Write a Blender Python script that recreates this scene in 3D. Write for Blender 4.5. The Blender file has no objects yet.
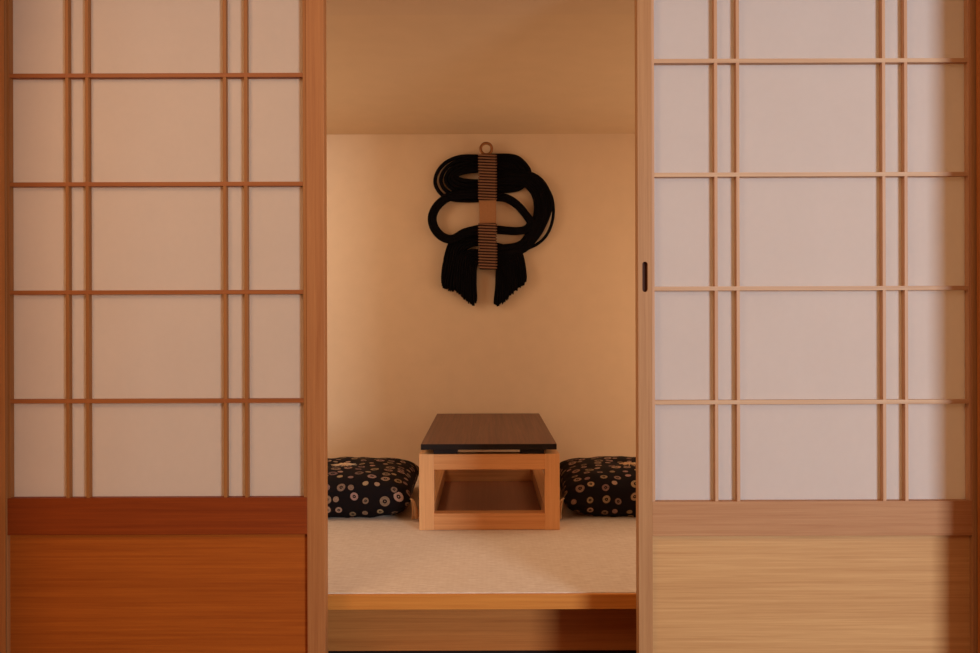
import bpy, bmesh, math, random
from mathutils import Vector, Matrix
random.seed(7)
scene = bpy.context.scene
COL = scene.collection

# ------------------------------------------------------------------ measuring
F = 760.0            # focal length in pixels of the 980 wide frame
EYE = 1.182          # eye height above the front floor
PX0, PY0 = 486.0, 322.0   # where the straight-ahead axis falls in the photo


def X(px, d): return (px - PX0) * d / F
def Z(py, d): return EYE - (py - PY0) * d / F


# ------------------------------------------------------------------ helpers
def link(name, bm, mats, parent=None, smooth=False, loc=None):
    me = bpy.data.meshes.new(name)
    bmesh.ops.recalc_face_normals(bm, faces=bm.faces)
    bm.to_mesh(me); bm.free()
    if not isinstance(mats, (list, tuple)): mats = [mats]
    for m in mats: me.materials.append(m)
    if smooth:
        for p in me.polygons: p.use_smooth = True
    o = bpy.data.objects.new(name, me)
    COL.objects.link(o)
    if parent is not None: o.parent = parent
    if loc is not None: o.location = loc
    return o


def empty(name, loc):
    o = bpy.data.objects.new(name, None)
    o.empty_display_size = 0.05
    o.location = loc
    COL.objects.link(o)
    return o


def tag(o, label=None, cat=None, group=None, kind=None):
    if label: o['label'] = label
    if cat: o['category'] = cat
    if group: o['group'] = group
    if kind: o['kind'] = kind
    return o


def box(bm, x0, x1, y0, y1, z0, z1, bev=0.0, seg=2):
    vs = [bm.verts.new((x, y, z)) for x in (x0, x1) for y in (y0, y1) for z in (z0, z1)]
    idx = [(0, 1, 3, 2), (4, 6, 7, 5), (0, 4, 5, 1), (2, 3, 7, 6), (0, 2, 6, 4), (1, 5, 7, 3)]
    fs = [bm.faces.new([vs[i] for i in f]) for f in idx]
    if bev > 0:
        es = list({e for f in fs for e in f.edges})
        bmesh.ops.bevel(bm, geom=es, offset=bev, segments=seg, affect='EDGES', profile=0.6)
    return bm


def box_obj(name, mat, parent, x0, x1, y0, y1, z0, z1, bev=0.0015, origin=(0, 0, 0)):
    bm = bmesh.new()
    ox, oy, oz = origin
    box(bm, x0 - ox, x1 - ox, y0 - oy, y1 - oy, z0 - oz, z1 - oz, bev)
    return link(name, bm, mat, parent)


def catmull(pts, per=8):
    pts = [Vector(p) for p in pts]
    P = [2 * pts[0] - pts[1]] + pts + [2 * pts[-1] - pts[-2]]
    out = []
    for i in range(1, len(P) - 2):
        for k in range(per):
            t = k / per
            a, b, c, d = P[i - 1], P[i], P[i + 1], P[i + 2]
            out.append(0.5 * ((2 * b) + (c - a) * t + (2 * a - 5 * b + 4 * c - d) * t * t + (3 * b - a - 3 * c + d) * t ** 3))
    out.append(pts[-1])
    return out


def tube(bm, pts, radii, n=8, closed=False, flat=1.0):
    """sweep a ring along 3-D points; flat squeezes it along Y"""
    pts = [Vector(p) for p in pts]
    if not isinstance(radii, (list, tuple)): radii = [radii] * len(pts)
    rings = []
    N = len(pts)
    for i, p in enumerate(pts):
        if closed: t = pts[(i + 1) % N] - pts[i - 1]
        else: t = pts[min(i + 1, N - 1)] - pts[max(i - 1, 0)]
        if t.length < 1e-9: t = Vector((0, 0, 1))
        t.normalize()
        ref = Vector((0, 1, 0)) if abs(t.y) < 0.9 else Vector((1, 0, 0))
        u = t.cross(ref).normalized(); v = u.cross(t).normalized()
        ring = []
        for k in range(n):
            a = 2 * math.pi * k / n
            ring.append(bm.verts.new(p + u * math.cos(a) * radii[i] + v * math.sin(a) * radii[i] * flat))
        rings.append(ring)
    for i in range(N if closed else N - 1):
        A, B = rings[i], rings[(i + 1) % N]
        for k in range(n):
            bm.faces.new((A[k], A[(k + 1) % n], B[(k + 1) % n], B[k]))
    if not closed:
        bm.faces.new(rings[0][::-1]); bm.faces.new(rings[-1])
    return bm


# ------------------------------------------------------------------ materials
def new_mat(name):
    m = bpy.data.materials.new(name); m.use_nodes = True
    nt = m.node_tree
    return m, nt, nt.nodes['Principled BSDF'], nt.nodes, nt.links


def srgb(r, g, b):
    f = lambda c: (c / 255 / 12.92) if c / 255 <= 0.04045 else ((c / 255 + 0.055) / 1.055) ** 2.4
    return (f(r), f(g), f(b), 1.0)


def wood(name, light, dark, axis='X', rough=0.5, contrast=1.0, scale=1.0, bump=0.05):
    m, nt, P, N, L = new_mat(name)
    tc = N.new('ShaderNodeTexCoord')
    oi = N.new('ShaderNodeObjectInfo')
    off = N.new('ShaderNodeVectorMath'); off.operation = 'MULTIPLY_ADD'
    comb = N.new('ShaderNodeCombineXYZ')
    for i in range(3): L.new(oi.outputs['Random'], comb.inputs[i])
    off.inputs[1].default_value = (7.3, 3.1, 5.7)
    L.new(comb.outputs[0], off.inputs[0]); L.new(tc.outputs['Object'], off.inputs[2])
    def stretched(a, c, det, rgh):
        mp = N.new('ShaderNodeMapping')
        s = [c * scale] * 3; s['XYZ'.index(axis)] = a * scale
        mp.inputs['Scale'].default_value = s
        L.new(off.outputs[0], mp.inputs['Vector'])
        nz = N.new('ShaderNodeTexNoise')
        nz.inputs['Scale'].default_value = 1.0
        nz.inputs['Detail'].default_value = det
        nz.inputs['Roughness'].default_value = rgh
        nz.inputs['Distortion'].default_value = 0.35
        L.new(mp.outputs[0], nz.inputs['Vector'])
        return nz
    a = stretched(1.8, 115, 5, 0.66)
    b = stretched(0.7, 16, 2, 0.5)
    c = stretched(9, 420, 2, 0.6)
    mx = N.new('ShaderNodeMath'); mx.operation = 'MULTIPLY_ADD'
    L.new(a.outputs['Fac'], mx.inputs[0]); mx.inputs[1].default_value = 0.6
    mx2 = N.new('ShaderNodeMath'); mx2.operation = 'MULTIPLY_ADD'
    L.new(b.outputs['Fac'], mx2.inputs[0]); mx2.inputs[1].default_value = 0.2
    mx3 = N.new('ShaderNodeMath'); mx3.operation = 'MULTIPLY'
    L.new(c.outputs['Fac'], mx3.inputs[0]); mx3.inputs[1].default_value = 0.2
    L.new(mx3.outputs[0], mx2.inputs[2]); L.new(mx2.outputs[0], mx.inputs[2])
    rp = N.new('ShaderNodeValToRGB')
    rp.color_ramp.elements[0].position = 0.5 - 0.17 / contrast
    rp.color_ramp.elements[1].position = 0.5 + 0.13 / contrast
    rp.color_ramp.elements[0].color = dark; rp.color_ramp.elements[1].color = light
    L.new(mx.outputs[0], rp.inputs[0]); L.new(rp.outputs[0], P.inputs['Base Color'])
    P.inputs['Roughness'].default_value = rough
    P.inputs['Specular IOR Level'].default_value = 0.3
    bp = N.new('ShaderNodeBump'); bp.inputs['Strength'].default_value = bump
    bp.inputs['Distance'].default_value = 0.002
    L.new(mx.outputs[0], bp.inputs['Height']); L.new(bp.outputs[0], P.inputs['Normal'])
    return m


def plain(name, col, rough=0.6, noise=0.0, nscale=30, bump=0.0, spec=0.3, metal=0.0):
    m, nt, P, N, L = new_mat(name)
    P.inputs['Roughness'].default_value = rough
    P.inputs['Specular IOR Level'].default_value = spec
    P.inputs['Metallic'].default_value = metal
    tc = N.new('ShaderNodeTexCoord')
    nz = N.new('ShaderNodeTexNoise'); nz.inputs['Scale'].default_value = nscale
    nz.inputs['Detail'].default_value = 4
    L.new(tc.outputs['Object'], nz.inputs['Vector'])
    rp = N.new('ShaderNodeValToRGB')
    rp.color_ramp.elements[0].position = 0.3; rp.color_ramp.elements[1].position = 0.7
    rp.color_ramp.elements[0].color = [c * (1 - noise) for c in col[:3]] + [1]
    rp.color_ramp.elements[1].color = [min(1, c * (1 + noise)) for c in col[:3]] + [1]
    L.new(nz.outputs['Fac'], rp.inputs[0]); L.new(rp.outputs[0], P.inputs['Base Color'])
    if bump:
        bp = N.new('ShaderNodeBump'); bp.inputs['Strength'].default_value = bump
        bp.inputs['Distance'].default_value = 0.003
        L.new(nz.outputs['Fac'], bp.inputs['Height']); L.new(bp.outputs[0], P.inputs['Normal'])
    return m


def paper_mat(name, col, trans, through):
    m, nt, P, N, L = new_mat(name)
    tc = N.new('ShaderNodeTexCoord')
    nz = N.new('ShaderNodeTexNoise'); nz.inputs['Scale'].default_value = 55; nz.inputs['Detail'].default_value = 6
    L.new(tc.outputs['Object'], nz.inputs['Vector'])
    n2 = N.new('ShaderNodeTexNoise'); n2.inputs['Scale'].default_value = 7; n2.inputs['Detail'].default_value = 3
    L.new(tc.outputs['Object'], n2.inputs['Vector'])
    ad = N.new('ShaderNodeMath'); ad.operation = 'ADD'
    L.new(nz.outputs['Fac'], ad.inputs[0]); L.new(n2.outputs['Fac'], ad.inputs[1])
    rp = N.new('ShaderNodeValToRGB')
    rp.color_ramp.elements[0].position = 0.35; rp.color_ramp.elements[1].position = 0.65
    hf = N.new('ShaderNodeMath'); hf.operation = 'MULTIPLY'; hf.inputs[1].default_value = 0.5
    L.new(ad.outputs[0], hf.inputs[0]); L.new(hf.outputs[0], rp.inputs[0])
    rp.color_ramp.elements[0].color = [c * 0.955 for c in col[:3]] + [1]
    rp.color_ramp.elements[1].color = col
    df = N.new('ShaderNodeBsdfDiffuse'); tr = N.new('ShaderNodeBsdfTranslucent')
    L.new(rp.outputs[0], df.inputs[0]); tr.inputs[0].default_value = through
    mix = N.new('ShaderNodeMixShader'); mix.inputs[0].default_value = trans
    L.new(df.outputs[0], mix.inputs[1]); L.new(tr.outputs[0], mix.inputs[2])
    L.new(mix.outputs[0], N['Material Output'].inputs['Surface'])
    return m


def tatami_mat_():
    m, nt, P, N, L = new_mat('woven_rush')
    tc = N.new('ShaderNodeTexCoord')
    mp = N.new('ShaderNodeMapping'); mp.inputs['Scale'].default_value = (35, 220, 60)
    L.new(tc.outputs['Object'], mp.inputs[0])
    nz = N.new('ShaderNodeTexNoise'); nz.inputs['Scale'].default_value = 1; nz.inputs['Detail'].default_value = 3
    L.new(mp.outputs[0], nz.inputs['Vector'])
    wv = N.new('ShaderNodeTexWave'); wv.bands_direction = 'X'; wv.inputs['Scale'].default_value = 22
    wv.inputs['Distortion'].default_value = 1.0
    L.new(tc.outputs['Object'], wv.inputs['Vector'])
    mx = N.new('ShaderNodeMath'); mx.operation = 'MULTIPLY_ADD'
    L.new(nz.outputs['Fac'], mx.inputs[0]); mx.inputs[1].default_value = 0.8
    ml = N.new('ShaderNodeMath'); ml.operation = 'MULTIPLY'; ml.inputs[1].default_value = 0.03
    L.new(wv.outputs['Fac'], ml.inputs[0]); L.new(ml.outputs[0], mx.inputs[2])
    rp = N.new('ShaderNodeValToRGB')
    rp.color_ramp.elements[0].position = 0.25; rp.color_ramp.elements[1].position = 0.68
    rp.color_ramp.elements[0].color = TATAMI_D; rp.color_ramp.elements[1].color = TATAMI_L
    L.new(mx.outputs[0], rp.inputs[0]); L.new(rp.outputs[0], P.inputs['Base Color'])
    P.inputs['Roughness'].default_value = 0.75; P.inputs['Specular IOR Level'].default_value = 0.2
    bp = N.new('ShaderNodeBump'); bp.inputs['Strength'].default_value = 0.25; bp.inputs['Distance'].default_value = 0.001
    L.new(mx.outputs[0], bp.inputs['Height']); L.new(bp.outputs[0], P.inputs['Normal'])
    return m


def dotted_fabric():
    """black cotton printed with rings and small spots, laid out on the cushion's own UVs (metres)"""
    m, nt, P, N, L = new_mat('black_ring_print')
    uv = N.new('ShaderNodeUVMap'); uv.uv_map = 'print'
    def M(op, a, b=None):
        n = N.new('ShaderNodeMath'); n.operation = op
        for i, v in enumerate((a, b)):
            if v is None: continue
            if isinstance(v, (int, float)): n.inputs[i].default_value = v
            else: L.new(v, n.inputs[i])
        return n.outputs[0]
    def cells(scale, offs, rnd):
        mp = N.new('ShaderNodeMapping'); mp.inputs['Location'].default_value = offs
        L.new(uv.outputs[0], mp.inputs[0])
        vo = N.new('ShaderNodeTexVoronoi'); vo.voronoi_dimensions = '2D'
        vo.inputs['Scale'].default_value = scale; vo.inputs['Randomness'].default_value = rnd
        L.new(mp.outputs[0], vo.inputs['Vector'])
        sp = N.new('ShaderNodeSeparateColor'); L.new(vo.outputs['Color'], sp.inputs[0])
        return vo.outputs['Distance'], sp.outputs
    d, c = cells(18.5, (0.13, 0.07, 0), 0.62)
    R = M('ADD', M('MULTIPLY', M('MULTIPLY', c[0], c[0]), 0.17), 0.20)              # radius of each spot
    inside = M('LESS_THAN', d, R)
    hole = M('LESS_THAN', d, M('MULTIPLY', R, M('MULTIPLY', M('GREATER_THAN', c[0], 0.35), 0.42)))
    ring = M('SUBTRACT', inside, M('MULTIPLY', inside, hole))
    dot = M('LESS_THAN', d, M('MULTIPLY', R, 0.14))
    mask = M('MAXIMUM', ring, M('MULTIPLY', dot, inside))
    nz = N.new('ShaderNodeTexNoise'); nz.inputs['Scale'].default_value = 160
    L.new(uv.outputs[0], nz.inputs['Vector'])
    mask2 = M('MULTIPLY', mask, M('ADD', M('MULTIPLY', c[1], 0.55), M('MULTIPLY', nz.outputs['Fac'], 0.7)))
    mix = N.new('ShaderNodeMix'); mix.data_type = 'RGBA'
    mix.inputs['A'].default_value = srgb(20, 12, 12)
    tint = N.new('ShaderNodeMix'); tint.data_type = 'RGBA'
    tint.inputs['A'].default_value = srgb(178, 148, 108); tint.inputs['B'].default_value = srgb(170, 128, 118)
    L.new(c[2], tint.inputs['Factor'])
    L.new(tint.outputs['Result'], mix.inputs['B'])
    L.new(mask2, mix.inputs['Factor']); mix.clamp_factor = True
    L.new(mix.outputs['Result'], P.inputs['Base Color'])
    P.inputs['Roughness'].default_value = 0.85; P.inputs['Specular IOR Level'].default_value = 0.12
    return m


TATAMI_L = srgb(233, 219, 203); TATAMI_D = srgb(208, 187, 166)

L_STILE = wood('shaded_stile_left', srgb(178, 117, 67), srgb(153, 92, 49), 'Z')  # left door wood, its shade put into the darker, redder colours
L_RAIL = wood('shaded_rail_left', srgb(145, 62, 14), srgb(116, 43, 6), 'X')
L_PANEL = wood('shaded_panel_left', srgb(175, 89, 24), srgb(144, 66, 13), 'X')
L_BARV = wood('shaded_bar_left', srgb(163, 104, 53), srgb(137, 80, 38), 'Z')
L_BARH = wood('shaded_bar_left_cross', srgb(163, 95, 47), srgb(140, 75, 35), 'X')
R_STILE = wood('lit_stile_right', srgb(187, 139, 93), srgb(162, 112, 70), 'Z')  # right door: the same wood, coloured paler for the daylight on it
R_RAIL = wood('lit_rail_right', srgb(189, 139, 96), srgb(164, 109, 69), 'X')
R_PANEL = wood('lit_panel_right', srgb(211, 164, 110), srgb(183, 132, 82), 'X')
R_BARV = wood('lit_bar_right', srgb(206, 161, 125), srgb(180, 129, 94), 'Z')
R_BARH = wood('lit_bar_right_cross', srgb(208, 170, 134), srgb(185, 140, 106), 'X')
POST = wood('post_wood', srgb(193, 118, 57), srgb(162, 90, 39), 'Z')
PLAT_EDGE = wood('platform_edge_wood', srgb(214, 142, 64), srgb(188, 112, 45), 'X')
PLAT_RISER = wood('platform_riser_wood', srgb(193, 122, 61), srgb(164, 96, 44), 'X')
TABLE_V = wood('table_ash_upright', srgb(238, 180, 122), srgb(216, 150, 95), 'Z')
TABLE_H = wood('table_ash_cross', srgb(236, 173, 114), srgb(206, 136, 80), 'X')
TABLE_D = wood('table_ash_depth', srgb(232, 171, 114), srgb(206, 140, 87), 'Y')
WALNUT = wood('dark_walnut', srgb(123, 81, 59), srgb(78, 48, 36), 'Y', rough=0.42)
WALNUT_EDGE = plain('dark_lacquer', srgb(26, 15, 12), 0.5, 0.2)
SHEET = wood('brown_sheet', srgb(185, 120, 85), srgb(164, 104, 71), 'Y', contrast=0.6)
L_PAPER = paper_mat('washi_left', srgb(210, 198, 184), 0.38, srgb(250, 226, 196))  # washi as on the right, warm light mixed into its tint
R_PAPER = paper_mat('washi_right', srgb(213, 215, 220), 0.44, srgb(252, 232, 204))  # same washi, cool daylight mixed into its tint
PLASTER = plain('warm_plaster', srgb(222, 193, 160), 0.9, 0.02, 14, 0.05, 0.1)
CEIL = plain('ceiling_plaster', srgb(214, 184, 148), 0.9, 0.02, 10, 0.04, 0.1)
LINTEL = plain('lintel_plaster', srgb(212, 182, 148), 0.9, 0.02, 10, 0.04, 0.1)
OUTERWALL = plain('outer_plaster', srgb(214, 186, 156), 0.9, 0.02, 12, 0.04, 0.1)
FLOORWOOD = wood('floor_boards', srgb(131, 84, 49), srgb(109, 63, 34), 'X')
DARK = plain('pull_shadow_wood', srgb(70, 34, 18), 0.7, 0.1)
BLACKROPE = plain('black_cord', srgb(15, 12, 14), 0.95, 0.25, 400, 0.4, 0.05)
GOLDCORD = plain('tan_wrap_cord', srgb(140, 98, 72), 0.8, 0.12, 300, 0.2, 0.2)
COREDARK = plain('dark_wrap_core', srgb(44, 22, 14), 0.9, 0.1)
CORETAN = plain('tan_band_core', srgb(166, 118, 80), 0.85, 0.06, 120, 0.1, 0.2)
BRASS = plain('bronze_ring', srgb(150, 96, 52), 0.4, 0.1, 60, 0, 0.4, 0.4)
CREAM = plain('cream_thread', srgb(206, 166, 124), 0.85, 0.1, 200, 0.2, 0.2)
TATAMI = tatami_mat_()
PRINT = dotted_fabric()

# ------------------------------------------------------------------ the room
DR, DL = 1.935, 2.052          # front faces of the right and the left sliding door
DP = 2.13                      # front edge of the raised platform
TOP = 0.42                     # its height
DW = 3.80                      # back wall
CZ = Z(134, DW)                # room ceiling

def struct(name, mat, x0, x1, y0, y1, z0, z1, bev=0.0):
    return tag(box_obj(name, mat, None, x0, x1, y0, y1, z0, z1, bev), kind='structure')

RX = 1.62
struct('floor', FLOORWOOD, -4.5, 4.5, -4.5, DW + 0.1, -0.06, 0.0)
struct('wall_back', PLASTER, -RX - 0.1, RX + 0.1, DW, DW + 0.1, 0.0, 2.6)
struct('wall_left', PLASTER, -RX - 0.1, -RX, 2.12, DW, 0.0, 2.6)
struct('wall_right', PLASTER, RX, RX + 0.1, 2.12, DW, 0.0, 2.6)
struct('ceiling', CEIL, -RX, RX, 2.325, DW, CZ, CZ + 0.06)
struct('wall_lintel', LINTEL, -RX, RX, 2.12, 2.325, CZ, 2.6)
# posts at both ends of the door opening, standing in front of the door planes
XR = X(975.5, DR); XL = X(6.3, DL)
struct('trim_1', POST, XL - 0.10, XL, 1.765, DL - 0.004, 0.0, 2.22, 0.002)
struct('trim_2', POST, XR, XR + 0.10, 1.765, DR - 0.004, 0.0, 2.22, 0.002)
struct('trim_3', POST, XL - 0.10, XR + 0.10, 1.765, 2.12, 2.222, 2.36, 0.002)
struct('trim_4', FLOORWOOD, XL, XR, 1.86, 2.118, 0.0, 0.024, 0.002)
struct('wall_front_left', OUTERWALL, -4.5, XL - 0.10, 1.82, 2.00, 0.0, 2.6)
struct('wall_front_right', OUTERWALL, XR + 0.10, 4.5, 1.82, 1.92, 0.0, 2.6)
struct('wall_front_top', OUTERWALL, XL - 0.10, XR + 0.10, 1.82, 2.118, 2.36, 2.6)
# unseen wall added behind the viewer to hold daylight off the left door
BLOCK_X = 0.75
struct('light_blocker_rear', OUTERWALL, -4.5, BLOCK_X, -0.42, -0.30, 0.0, 2.6)

# ------------------------------------------------------------------ sliding doors
def pill(cx, cz, hw, hh, n=10):
    r = hw
    pts = []
    for k in range(n + 1):
        a = math.pi * k / n
        pts.append((cx + r * math.cos(a), cz + hh - r + r * math.sin(a)))
    for k in range(n + 1):
        a = math.pi + math.pi * k / n
        pts.append((cx + r * math.cos(a), cz - hh + r + r * math.sin(a)))
    return pts


def stile_with_pull(mat, parent, x0, x1, y0, y1, z0, z1, pcx, pcz, hw, hh):
    """a stile whose face has a real pill-shaped pocket cut into it"""
    bm = bmesh.new()
    rect = [(x0, z0), (x1, z0), (x1, z1), (x0, z1)]
    fr = [bm.verts.new((x, y0, z)) for x, z in rect]
    bk = [bm.verts.new((x, y1, z)) for x, z in rect]
    for i in range(4):
        j = (i + 1) % 4
        bm.faces.new((fr[i], fr[j], bk[j], bk[i]))
    bm.faces.new(bk[::-1])
    hp = pill(pcx, pcz, hw, hh)
    hv = [bm.verts.new((x, y0, z)) for x, z in hp]
    hb = [bm.verts.new((x, y0 + 0.012, z)) for x, z in hp]
    n = len(hv)
    edges = [bm.edges.get((fr[i], fr[(i + 1) % 4])) for i in range(4)]
    edges += [bm.edges.new((hv[i], hv[(i + 1) % n])) for i in range(n)]
    bmesh.ops.triangle_fill(bm, edges=edges, use_beauty=True)
    for f in [f for f in bm.faces if all(abs(v.co.y - y0) < 1e-6 for v in f.verts)]:
        c = f.calc_center_median()
        if abs(c.x - pcx) < hw * 0.8 and abs(c.z - pcz) < hh * 0.9 and all(v in hv for v in f.verts):
            bm.faces.remove(f)
    for i in range(n):
        j = (i + 1) % n
        bm.faces.new((hv[i], hv[j], hb[j], hb[i]))
    st = link('stile', bm, mat, parent)
    bm = bmesh.new()                       # the dark cup in the pocket
    a = [bm.verts.new((x, y0 + 0.0100, z)) for x, z in pill(pcx, pcz, hw * 0.99, hh * 0.995)]
    b = [bm.verts.new((x, y0 + 0.0118, z)) for x, z in pill(pcx, pcz, hw * 0.99, hh * 0.995)]
    bm.faces.new(a); bm.faces.new(b[::-1])
    for i in range(n):
        j = (i + 1) % n
        bm.faces.new((a[i], a[j], b[j], b[i]))
    cup = link('finger_pull', bm, DARK, st)
    cup['label'] = 'dark slot shaped finger pull'
    return st


def shoji(name, D, px, rows, paper_bottom, panel_top, verts, mats, label, pull=None):
    """px: outer-left, inner-left(lower), sub-left, sub-right, inner-right(lower), outer-right pixels at the front plane"""
    stile, rail, panel, barv, barh, paper = mats
    xo0, xi0, xs0, xs1, xi1, xo1 = [X(p, D) for p in px]
    zb, zt = 0.026, 2.20
    rz1 = Z(paper_bottom, D); rz0 = Z(panel_top, D)
    root = empty(name, ((xo0 + xo1) / 2, D + 0.018, zb))
    tag(root, label, 'sliding door', kind='structure')
    O = tuple(root.location)
    th = 0.036
    ztop = Z(rows[0], D) + (Z(rows[0], D) - Z(rows[1], D))
    pw = dict(origin=O)
    if pull:
        cx, cz, hw, hh = X(pull[0], D), Z(pull[1], D), pull[2] * D / F, pull[3] * D / F
        stile_with_pull(stile, root, xo0 - O[0], xi0 - O[0], D - O[1], D + th - O[1], 0, zt - zb,
                        cx - O[0], cz - O[2], hw, hh)
    else:
        box_obj('stile', stile, root, xo0, xi0, D, D + th, zb, zt, 0.0015, **pw)
    box_obj('stile', stile, root, xi1, xo1, D, D + th, zb, zt, 0.0015, **pw)
    box_obj('top_rail', rail, root, xi0, xi1, D + .001, D + th - .001, ztop, zt, 0.001, **pw)
    box_obj('middle_rail', rail, root, xi0, xi1, D + .001, D + th - .001, rz0, rz1, 0.001, **pw)
    box_obj('bottom_rail', rail, root, xi0, xi1, D + .001, D + th - .001, zb, zb + 0.13, 0.001, **pw)
    box_obj('lower_panel', panel, root, xi0, xi1, D + .013, D + .024, zb + 0.13, rz0, 0, **pw)
    y0, y1 = D + 0.004, D + 0.020
    fb = 0.0008
    # slim sub-frame that carries the lattice
    for a, b in ((xi0, xs0), (xs1, xi1)):
        box_obj('lattice_frame', barv, root, a, b, D + .002, y1, rz1, ztop, fb, **pw)
    hw = 1.65 * D / F
    for p in verts:
        c = X(p, D + .004)
        box_obj('lattice_bar', barv, root, c - hw, c + hw, y0, y1, rz1 - 0.004, ztop, fb, **pw)
    segs = []
    for r in rows:
        c = Z(r, D + .004)
        box_obj('lattice_bar', barh, root, xs0 - .003, xs1 + .003, y0 - .0005, y1 - .001, c - hw * 1.28, c + hw * 1.28, fb, **pw)
    pp = box_obj('paper_panel', paper, root, xi0 + .002, xi1 - .002, y1 + .0003, y1 + .0009, rz1 - .003, ztop + .003, 0, **pw)
    return root


shoji('door_1', DL, (-8, 6.5, 9.4, 303, 306.5, 324.5), (74.3, 183.1, 291.3, 400.1), 497.0, 534,
      (67.4, 87.4, 225, 246.1),
      (L_STILE, L_RAIL, L_PANEL, L_BARV, L_BARH, L_PAPER),
      'left sliding door with paper lattice, wood darkened for shade and no finger pull')
shoji('door_2', DR, (638.2, 652, 655, 969.6, 972, 988), (61.5, 175.3, 289.2, 403.0), 502.4, 537.0,
      (716.4, 738.3, 884.4, 906.5),
      (R_STILE, R_RAIL, R_PANEL, R_BARV, R_BARH, R_PAPER),
      'right sliding door with paper lattice, pale wood and a slot shaped finger pull',
      pull=(645.2, 277.3, 2.7, 15.2))

# ------------------------------------------------------------------ platform and mat
plat = tag(empty('raised_platform', (0, DP, 0)), 'raised wooden platform with an orange edge board and recessed riser', 'platform')
O = (0, DP, 0)
ez0 = Z(609.5, DP); ez1 = TOP - 0.002
box_obj('edge_board', PLAT_EDGE, plat, -RX + .002, RX - .002, DP, DP + 0.010, ez0, ez1, 0.0015, O)
box_obj('deck', PLAT_RISER, plat, -RX + .002, RX - .002, DP + 0.010, DW - .002, ez0, TOP - 0.030, 0, O)
bz = Z(650.5, DP + .15)
box_obj('riser_panel', PLAT_RISER, plat, -RX + .002, RX - .002, DP + .15, DP + .17, bz, ez0, 0, O)
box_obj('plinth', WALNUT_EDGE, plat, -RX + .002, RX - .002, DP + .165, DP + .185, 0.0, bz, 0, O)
tat = box_obj('tatami_mat', TATAMI, None, -RX + .004, RX - .004, DP + .0108, DW - .003, TOP - .029, TOP, 0.003)
tag(tat, 'pale woven rush tatami mat covering the raised platform', 'tatami mat')

# the woven surface runs right up to the slim edge board
# ------------------------------------------------------------------ low table
DT = 2.781
tx0, tx1 = X(418.6, DT), X(559.2, DT)
tcx = (tx0 + tx1) / 2
tdep = 0.875
tab = tag(empty('low_table', (tcx, DT + tdep / 2, TOP)), 'low ash wood table with dark walnut top standing on the tatami', 'table')
O = (tcx, DT + tdep / 2, TOP)
lw = 0.054; lz = Z(454.0, DT); E = TOP + 0.0005
for a in (tx0, tx1 - lw):
    for b in (DT, DT + tdep - lw):
        box_obj('leg', TABLE_V, tab, a, a + lw, b, b + lw, E, lz, 0.002, O)
az0 = Z(469.6, DT); rz = Z(513.6, DT)
for b in (DT + .001, DT + tdep - lw + 0.006):
    box_obj('apron', TABLE_H, tab, tx0 + lw, tx1 - lw, b, b + lw - .008, az0, lz - .0005, 0.0012, O)
    box_obj('bottom_rail', TABLE_H, tab, tx0 + lw, tx1 - lw, b, b + lw - .008, E + .001, rz, 0.0012, O)
for a in (tx0 + .003, tx1 - lw + .006):
    box_obj('apron', TABLE_D, tab, a, a + lw - .009, DT + lw, DT + tdep - lw, az0 - .035, lz - .0005, 0.0012, O)
    box_obj('bottom_rail', TABLE_D, tab, a, a + lw - .009, DT + lw, DT + tdep - lw, E + .001, rz, 0.0012, O)
bp_ = box_obj('under_table_sheet', SHEET, tab, tx0 + lw - .004, tx1 - lw + .004, DT + lw - .006, DT + tdep - lw, E + .001, E + .007, 0.0008, O)  # thin brown sheet lying on the mat between the rails
bp_['label'] = 'thin brown sheet under the table'
DTT = 2.766
kx0, kx1 = X(420.4, DTT), X(556.4, DTT)
kz0, kz1 = Z(449.9, DTT), Z(444.0, DTT)
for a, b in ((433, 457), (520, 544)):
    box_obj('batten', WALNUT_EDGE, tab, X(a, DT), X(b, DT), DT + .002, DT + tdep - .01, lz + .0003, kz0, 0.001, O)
bm = bmesh.new()
box(bm, kx0 - O[0], kx1 - O[0], DTT - O[1], DTT + 0.925 - O[1], kz0 + .0003 - O[2], kz1 - O[2], 0.0018)
for f in bm.faces:
    f.normal_update()
    f.material_index = 0 if f.normal.z > 0.9 else 1
top = link('tabletop', bm, [WALNUT, WALNUT_EDGE], tab)
top['label'] = 'dark walnut tabletop'

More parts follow.
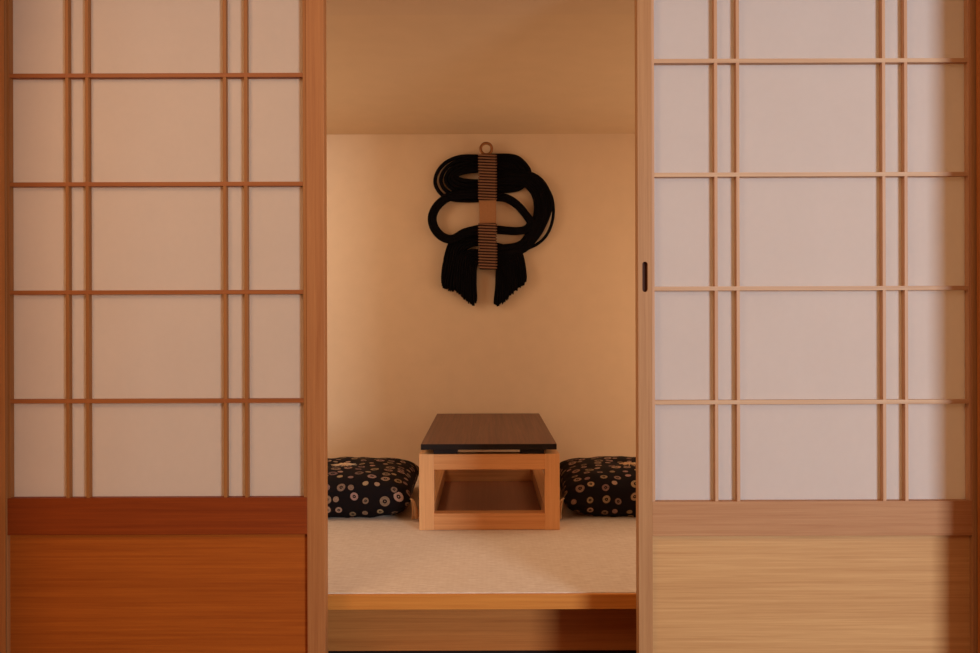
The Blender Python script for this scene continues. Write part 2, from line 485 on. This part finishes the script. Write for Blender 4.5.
# ------------------------------------------------------------------ floor cushions
def cushion_mesh(w, d, h, seed):
    rnd = random.Random(seed)
    bm = bmesh.new(); uvl = bm.loops.layers.uv.new('print')
    n = 40
    ph = [rnd.uniform(0, 6.28) for _ in range(6)]
    def pt(i, j, side):
        u, v = 2 * i / n - 1, 2 * j / n - 1
        # more rows near the rim so that the cushion turns down steeply
        su = math.sin(u * math.pi / 2); sv = math.sin(v * math.pi / 2)
        au, av = abs(su), abs(sv)
        # sides drawn in between the pointed corners
        x = su * w / 2 * (1 - 0.035 * (1 - sv * sv) * au ** 3)
        y = sv * d / 2 * (1 - 0.035 * (1 - su * su) * av ** 3)
        prof = ((1 - au ** 3.2) * (1 - av ** 3.2))
        t = max(prof, 0) ** 0.34
        dim = 0.16 * math.exp(-(su * su + sv * sv) / 0.035)
        wr = 0.03 * math.sin(9 * su + ph[0]) * math.sin(7 * sv + ph[1]) + 0.02 * math.sin(17 * su + 11 * sv + ph[2])
        rip = 0.05 * math.sin(22 * (su if av > au else sv) + ph[3]) * max(au, av) ** 4
        z = t * (1 + wr + rip - (dim if side > 0 else 0))
        if side > 0: zz = h * 0.50 + z * h * 0.50
        else: zz = h * 0.50 - min(z * 1.35, 1.0) * h * 0.498
        zz = max(zz, 0.0)
        return (x, y, zz)
    grid = {}
    for side in (1, -1):
        for i in range(n + 1):
            for j in range(n + 1):
                rim = i in (0, n) or j in (0, n)
                if side == -1 and rim:
                    grid[(-1, i, j)] = grid[(1, i, j)]; continue
                grid[(side, i, j)] = bm.verts.new(pt(i, j, side))
    # lengths along the surface give print coordinates that do not stretch over the sides
    def arc(vs):
        out = [0.0]
        for a, b in zip(vs, vs[1:]): out.append(out[-1] + (b.co - a.co).length)
        m = out[len(out) // 2]
        return [o - m for o in out]
    for side in (1, -1):
        au = [arc([grid[(side, i, j)] for i in range(n + 1)]) for j in range(n + 1)]
        av = [arc([grid[(side, i, j)] for j in range(n + 1)]) for i in range(n + 1)]
        if side > 0: TU, TV = au, av
        for i in range(n):
            for j in range(n):
                q = [(i, j), (i + 1, j), (i + 1, j + 1), (i, j + 1)]
                if side < 0: q = q[::-1]
                try: f = bm.faces.new([grid[(side, a, b)] for a, b in q])
                except ValueError: continue
                if side > 0:
                    for lp, (a, b) in zip(f.loops, q): lp[uvl].uv = (au[b][a] + seed, av[a][b])
                else:          # underside: the print runs on over the rim
                    cu, cv = (i + .5) / n - .5, (j + .5) / n - .5
                    for lp, (a, b) in zip(f.loops, q):
                        if abs(cv) >= abs(cu):
                            e = n if cv > 0 else 0
                            lp[uvl].uv = (TU[b][a] + seed, TV[a][e] + av[a][e] - av[a][b] + 0.0) if cv > 0 else (TU[b][a] + seed, TV[a][0] - (av[a][b] - av[a][0]))
                        else:
                            lp[uvl].uv = (TU[b][n] + au[b][n] - au[b][a] + seed, TV[a][b]) if cu > 0 else (TU[b][0] - (au[b][a] - au[b][0]) + seed, TV[a][b])
    return bm


def cushion(x, y, rz, seed, label):
    w, d, h = 0.60, 0.58, 0.168
    c = tag(empty('floor_cushion', (x, y, TOP + .0005)), label, 'cushion', 'floor cushions beside the table')
    c.rotation_euler.z = rz
    link('cover', cushion_mesh(w, d, h, seed), PRINT, c, True)
    rnd = random.Random(seed + 5)
    # centre tuft: crossed cream threads in the dimple
    bm = bmesh.new()
    zc = h * 0.93
    for k in range(7):
        a = math.pi * k / 7 + rnd.uniform(-.15, .15); l = rnd.uniform(0.030, 0.055)
        p = []
        for s in (-1, -.5, 0, .5, 1):
            p.append((math.cos(a) * l * s + .004 * rnd.uniform(-1, 1), math.sin(a) * l * s, zc + 0.008 - .004 * abs(s) + .003 * rnd.random()))
        tube(bm, p, [.0012, .0026, .003, .0026, .0012], 6)
    link('centre_tuft', bm, CREAM, c, True)['label'] = 'cream centre tuft of crossed threads'
    for sx in (-1, 1):
        for sy in (-1, 1):
            bm = bmesh.new()
            bx, by, bz0 = sx * w / 2 * 0.985, sy * d / 2 * 0.985, h * 0.5
            for k in range(11):
                dx, dy = rnd.uniform(-.008, .008), rnd.uniform(-.008, .008)
                ox, oy = sx * (0.012 + rnd.uniform(0, .016)), sy * (0.006 + rnd.uniform(0, .012))
                p = [(bx, by, bz0), (bx + ox * .6, by + oy * .6, bz0 - .006), (bx + ox + dx * .4, by + oy + dy * .4, bz0 * .55),
                     (bx + ox * 1.05 + dx, by + oy + dy, 0.004 + rnd.uniform(0, .012))]
                tube(bm, catmull(p, 4), 0.0024, 5)
            link('corner_tassel', bm, CREAM, c, True)['label'] = 'cream corner tassel'
    return c


DC = 3.20
cushion(X(343, 3.18), DC, math.radians(1.5), 3, 'black floor cushion with tan ring print, left of the low table')
cushion(X(630, 3.18), DC, math.radians(-1.5), 11, 'black floor cushion with tan ring print, right of the low table')

# ------------------------------------------------------------------ knotted cord wall hanging
hx, hz = X(487, DW), Z(225, DW)
wh = tag(empty('wall_hanging', (hx, DW, hz)), 'black knotted cord wall hanging with tassels above the low table', 'wall hanging')

def H(px, py, lay):
    d = DW - lay
    return Vector((X(px, d) - hx, -lay, Z(py, d) - hz))

PXM = DW / F      # metres per pixel at the wall

def bundle(bm, path, width, n, lay, r=1.75, bow=0.0):
    c = catmull([(p[0], p[1], 0) for p in path], 8)
    ws = width if isinstance(width, (list, tuple)) else [width] * 2
    for k in range(n):
        s = 0 if n == 1 else (k / (n - 1) - 0.5)
        pts = []
        for i, p in enumerate(c):
            t = i / (len(c) - 1)
            q = t * (len(ws) - 1); a = int(min(q, len(ws) - 2)); w = ws[a] + (ws[a + 1] - ws[a]) * (q - a)
            tg = c[min(i + 1, len(c) - 1)] - c[max(i - 1, 0)]
            nr = Vector((-tg.y, tg.x, 0)).normalized()
            e = p + nr * s * max(w - 2 * r, 0.1)
            l = lay + (0.25 - s * s) * bow + 0.0025 * math.sin(5 * t + 2.1 * k)
            pts.append(H(e.x, e.y, l))
        tube(bm, pts, r * PXM, 8)
    return bm

# upper left coil of nested loops
LEFT = [435.6, 441.3, 446.6, 450.0, 453.2, 456.2]
TOPS = [156.3, 158.6, 161.4, 164.4, 167.4, 170.2]
BOTS = [200.5, 197.0, 193.2, 189.4, 185.6, 181.6]
for k in range(6):
    L_, T_, B_ = LEFT[k], TOPS[k], BOTS[k]
    h = B_ - T_
    path = [(482, T_), (L_ + 26, T_ + .2), (L_ + 12, T_ + h * .12), (L_ + 3, T_ + h * .33), (L_, T_ + h * .58), (L_ + 4, T_ + h * .80), (L_ + 13, T_ + h * .95), (L_ + 25, B_), (482, B_)]
    bm = bmesh.new(); bundle(bm, path, 3, 1, 0.016 + 0.003 * k, 1.9)
    if k > 1: bundle(bm, path, 4.5, 2, 0.012 + 0.003 * k, 1.7)
    link('rope_loop', bm, BLACKROPE, wh, True)
# upper right lobe, densely packed
for k in range(6):
    R_ = 529.5 - 5.2 * k; T_ = 156.3 + 3.0 * k; B_ = 190.5 - 2.6 * k
    h = B_ - T_
    path = [(492, T_), (R_ - 17, T_ + .4), (R_ - 7, T_ + h * .16), (R_, T_ + h * .48), (R_ - 4, T_ + h * .78), (R_ - 14, B_ - .8), (492, B_)]
    bm = bmesh.new(); bundle(bm, path, 5.4, 2, 0.014 + 0.002 * k, 1.95)
    link('rope_loop', bm, BLACKROPE, wh, True)
# left middle loop
bm = bmesh.new()
bundle(bm, [(482, 194), (462, 194.5), (448, 197.5), (437.5, 206), (432.6, 217), (434.8, 228), (442.5, 236.5), (453, 239), (465, 233), (482, 229)],
       [9.5, 9, 9, 9, 9, 10], 3, 0.036, 2.0, 0.012)
link('rope_loop', bm, BLACKROPE, wh, True)
# big right loop
bm = bmesh.new()
bundle(bm, [(494, 180), (512, 178), (528, 179.5), (539, 189), (543.6, 204), (540.5, 220), (533, 235), (520, 248), (494, 251.5)],
       [12, 15, 19, 19.5, 15, 13, 13], 7, 0.026, 1.9, 0.02)
link('rope_loop', bm, BLACKROPE, wh, True)
for off, wd in ((0, 0.0),):
    bm = bmesh.new()
    bundle(bm, [(530, 174), (541, 181), (550.7, 194), (553.8, 209), (551.6, 225), (544.2, 238.5), (531, 247.5), (512, 252), (494, 255)], 3, 1, 0.02, 1.5)
    link('rope_loop', bm, BLACKROPE, wh, True)
# inner right loop
bm = bmesh.new()
bundle(bm, [(494, 196.5), (507, 198.5), (518, 205.5), (527, 216), (531, 223), (527, 229), (516, 231.2), (494, 229.5)], [9, 8.5, 8, 8.5, 8, 8.5], 3, 0.034, 1.9, 0.012)
link('rope_loop', bm, BLACKROPE, wh, True)


def poly(pl, t):
    ls = [math.dist(a, b) for a, b in zip(pl, pl[1:])]
    s = t * sum(ls)
    for (a, b), l in zip(zip(pl, pl[1:]), ls):
        if s <= l or (a, b) == (pl[-2], pl[-1]):
            f = min(s / l, 1) if l else 0
            return (a[0] + (b[0] - a[0]) * f, a[1] + (b[1] - a[1]) * f)
        s -= l
    return pl[-1]


def tassel(start, m1, m2, m3, end, n, seed, gap=None):
    rnd = random.Random(seed)
    bm = bmesh.new()
    for layer in range(3):
        for k in range(n):
            t = (k + 0.5 * (layer % 2)) / (n - 1); t = min(t, 1)
            ts = t
            if gap: ts = t * gap[0] / 0.5 if t < 0.5 else gap[1] + (t - 0.5) * (1 - gap[1]) / 0.5
            e = poly(end, t)
            lay = [0.012, 0.022, 0.031][layer]
            q = [poly(start, ts), poly(m1, t if not gap else 0.5 * (t + ts)), poly(m2, t), poly(m3, t), (e[0] + rnd.uniform(-.5, .5), e[1] + rnd.uniform(-1.8, .6))]
            pts = [H(p.x, p.y, lay + 0.003 * math.sin(i * .4 + k)) for i, p in enumerate(catmull([(a, b, 0) for a, b in q], 6))]
            r = [1.35 * PXM] * len(pts); r[-1] *= .45; r[-2] *= .8
            tube(bm, pts, r, 6)
    return link('tassel', bm, BLACKROPE, wh, True)


tassel([(482, 228), (482, 265)], [(463, 233), (478, 264)], [(450, 243), (476, 267)], [(444, 264), (475.5, 284)],
       [(441.8, 283), (443.5, 288), (449, 290.5), (456, 292), (462, 297), (467, 301.5), (473, 306.5), (476, 303)], 15, 5, (0.46, 0.62))
tassel([(493, 243), (493, 266)], [(509, 247), (497, 268)], [(520.5, 252), (497, 274)], [(524.6, 266), (496.5, 287)],
       [(526, 283), (523, 286), (515, 292), (508, 299), (503, 304), (498, 306), (494.5, 306)], 15, 9)

# wrapped band: dark core, tan cords wound round it above and below, bare tan core between
cx0, cx1 = 479.0, 496.9
def band(y0, y1, lay0, lay1, inset, mat, name):
    bm = bmesh.new()
    a = H(cx0 + inset, y1, lay0); b = H(cx1 - inset, y0, lay1)
    x0, x1 = H(cx0 + inset, y1, lay1).x, H(cx1 - inset, y0, lay1).x
    box(bm, x0, x1, -lay1, -lay0, H(0, y1, lay1).z, H(0, y0, lay1).z, 0.003)
    return link(name, bm, mat, wh)
band(199, 223.5, 0.010, 0.050, 0.4, CORETAN, 'band_core')
for (y0, y1, nn) in ((153.8, 200.0, 16), (222.8, 269.0, 16)):
    w = band(y0, y1, 0.010, 0.058, 0.6, COREDARK, 'wrapped_band')
    w['label'] = 'band of tan cord windings'
    bm = bmesh.new()
    for k in range(nn):
        py = y0 + (k + 0.5) * (y1 - y0) / nn
        lay = 0.058
        xa, xb = cx0 + 0.2, cx1 - 0.2
        tilt = 0.35
        pts = [H(xa, py - tilt, 0.02), H(xa - .1, py - tilt, 0.05), H(xa + 1.0, py - tilt, 0.0605), H((xa + xb) / 2, py, 0.0615), H(xb - 1.0, py + tilt, 0.0605), H(xb + .1, py + tilt, 0.05), H(xb, py + tilt, 0.02)]
        tube(bm, pts, 0.80 * PXM, 6)
    link('cord_winding', bm, GOLDCORD, w, True)
bm = bmesh.new()
pts = []
for k in range(28):
    a = 2 * math.pi * k / 28
    pts.append(H(486.8 + 5.6 * math.cos(a), 148.9 + 5.7 * math.sin(a), 0.045))
tube(bm, pts, 1.45 * PXM, 8, closed=True)
link('hanging_ring', bm, BRASS, wh, True)['label'] = 'bronze hanging ring'

# ------------------------------------------------------------------ light
def area(name, loc, target, sx, sy, power, col, spread=math.pi):
    l = bpy.data.lights.new(name, 'AREA'); l.shape = 'RECTANGLE'; l.size = sx; l.size_y = sy
    l.energy = power; l.color = col; l.spread = spread
    o = bpy.data.objects.new(name, l); COL.objects.link(o)
    o.location = loc
    o.rotation_euler = (Vector(target) - Vector(loc)).to_track_quat('-Z', 'Y').to_euler()
    return o

area('window_daylight', (3.45, -3.1, 1.70), (0.15, 2.0, 1.0), 1.2, 1.5, 225, (0.87, 0.97, 1.05))
area('front_fill', (-1.6, 0.1, 2.5), (-0.4, 2.1, 1.0), 0.9, 0.9, 20, (1.0, 0.62, 0.36))  # unseen warm fill added from the front left
area('alcove_lamp', (-1.15, 2.95, 2.06), (0.05, 2.9, 0.45), 0.5, 0.5, 6.5, (1.0, 0.78, 0.56))
area('side_fill_left', (-1.6, 2.95, 1.25), (0, 2.95, 1.25), 1.2, 1.4, 5.8, (1.0, 0.77, 0.55))  # added warm fill at the unseen left wall, brightens the room
area('side_fill_right', (1.6, 2.95, 1.25), (0, 2.95, 1.25), 1.2, 1.4, 11.0, (1.0, 0.77, 0.55))  # its stronger partner, fill added at the unseen right wall

w = bpy.data.worlds.new('World'); scene.world = w; w.use_nodes = True
bg = w.node_tree.nodes['Background']
bg.inputs[0].default_value = (1.0, 0.58, 0.30, 1); bg.inputs[1].default_value = 0.42

# ------------------------------------------------------------------ camera
cam = bpy.data.cameras.new('camera'); co = bpy.data.objects.new('camera', cam); COL.objects.link(co)
cam.sensor_fit = 'HORIZONTAL'; cam.sensor_width = 36; cam.lens = F / 980 * 36
cam.shift_x = (490 - PX0) / 980; cam.shift_y = -(326.5 - PY0) / 980
cam.clip_start = 0.05
co.matrix_world = Matrix.Translation((0, 0, EYE)) @ Matrix.Rotation(math.radians(0.17), 4, 'Y') @ Matrix.Rotation(math.radians(90), 4, 'X')
scene.camera = co
scene.view_settings.view_transform = 'Standard'
scene.view_settings.look = 'None'
scene.view_settings.exposure = 0
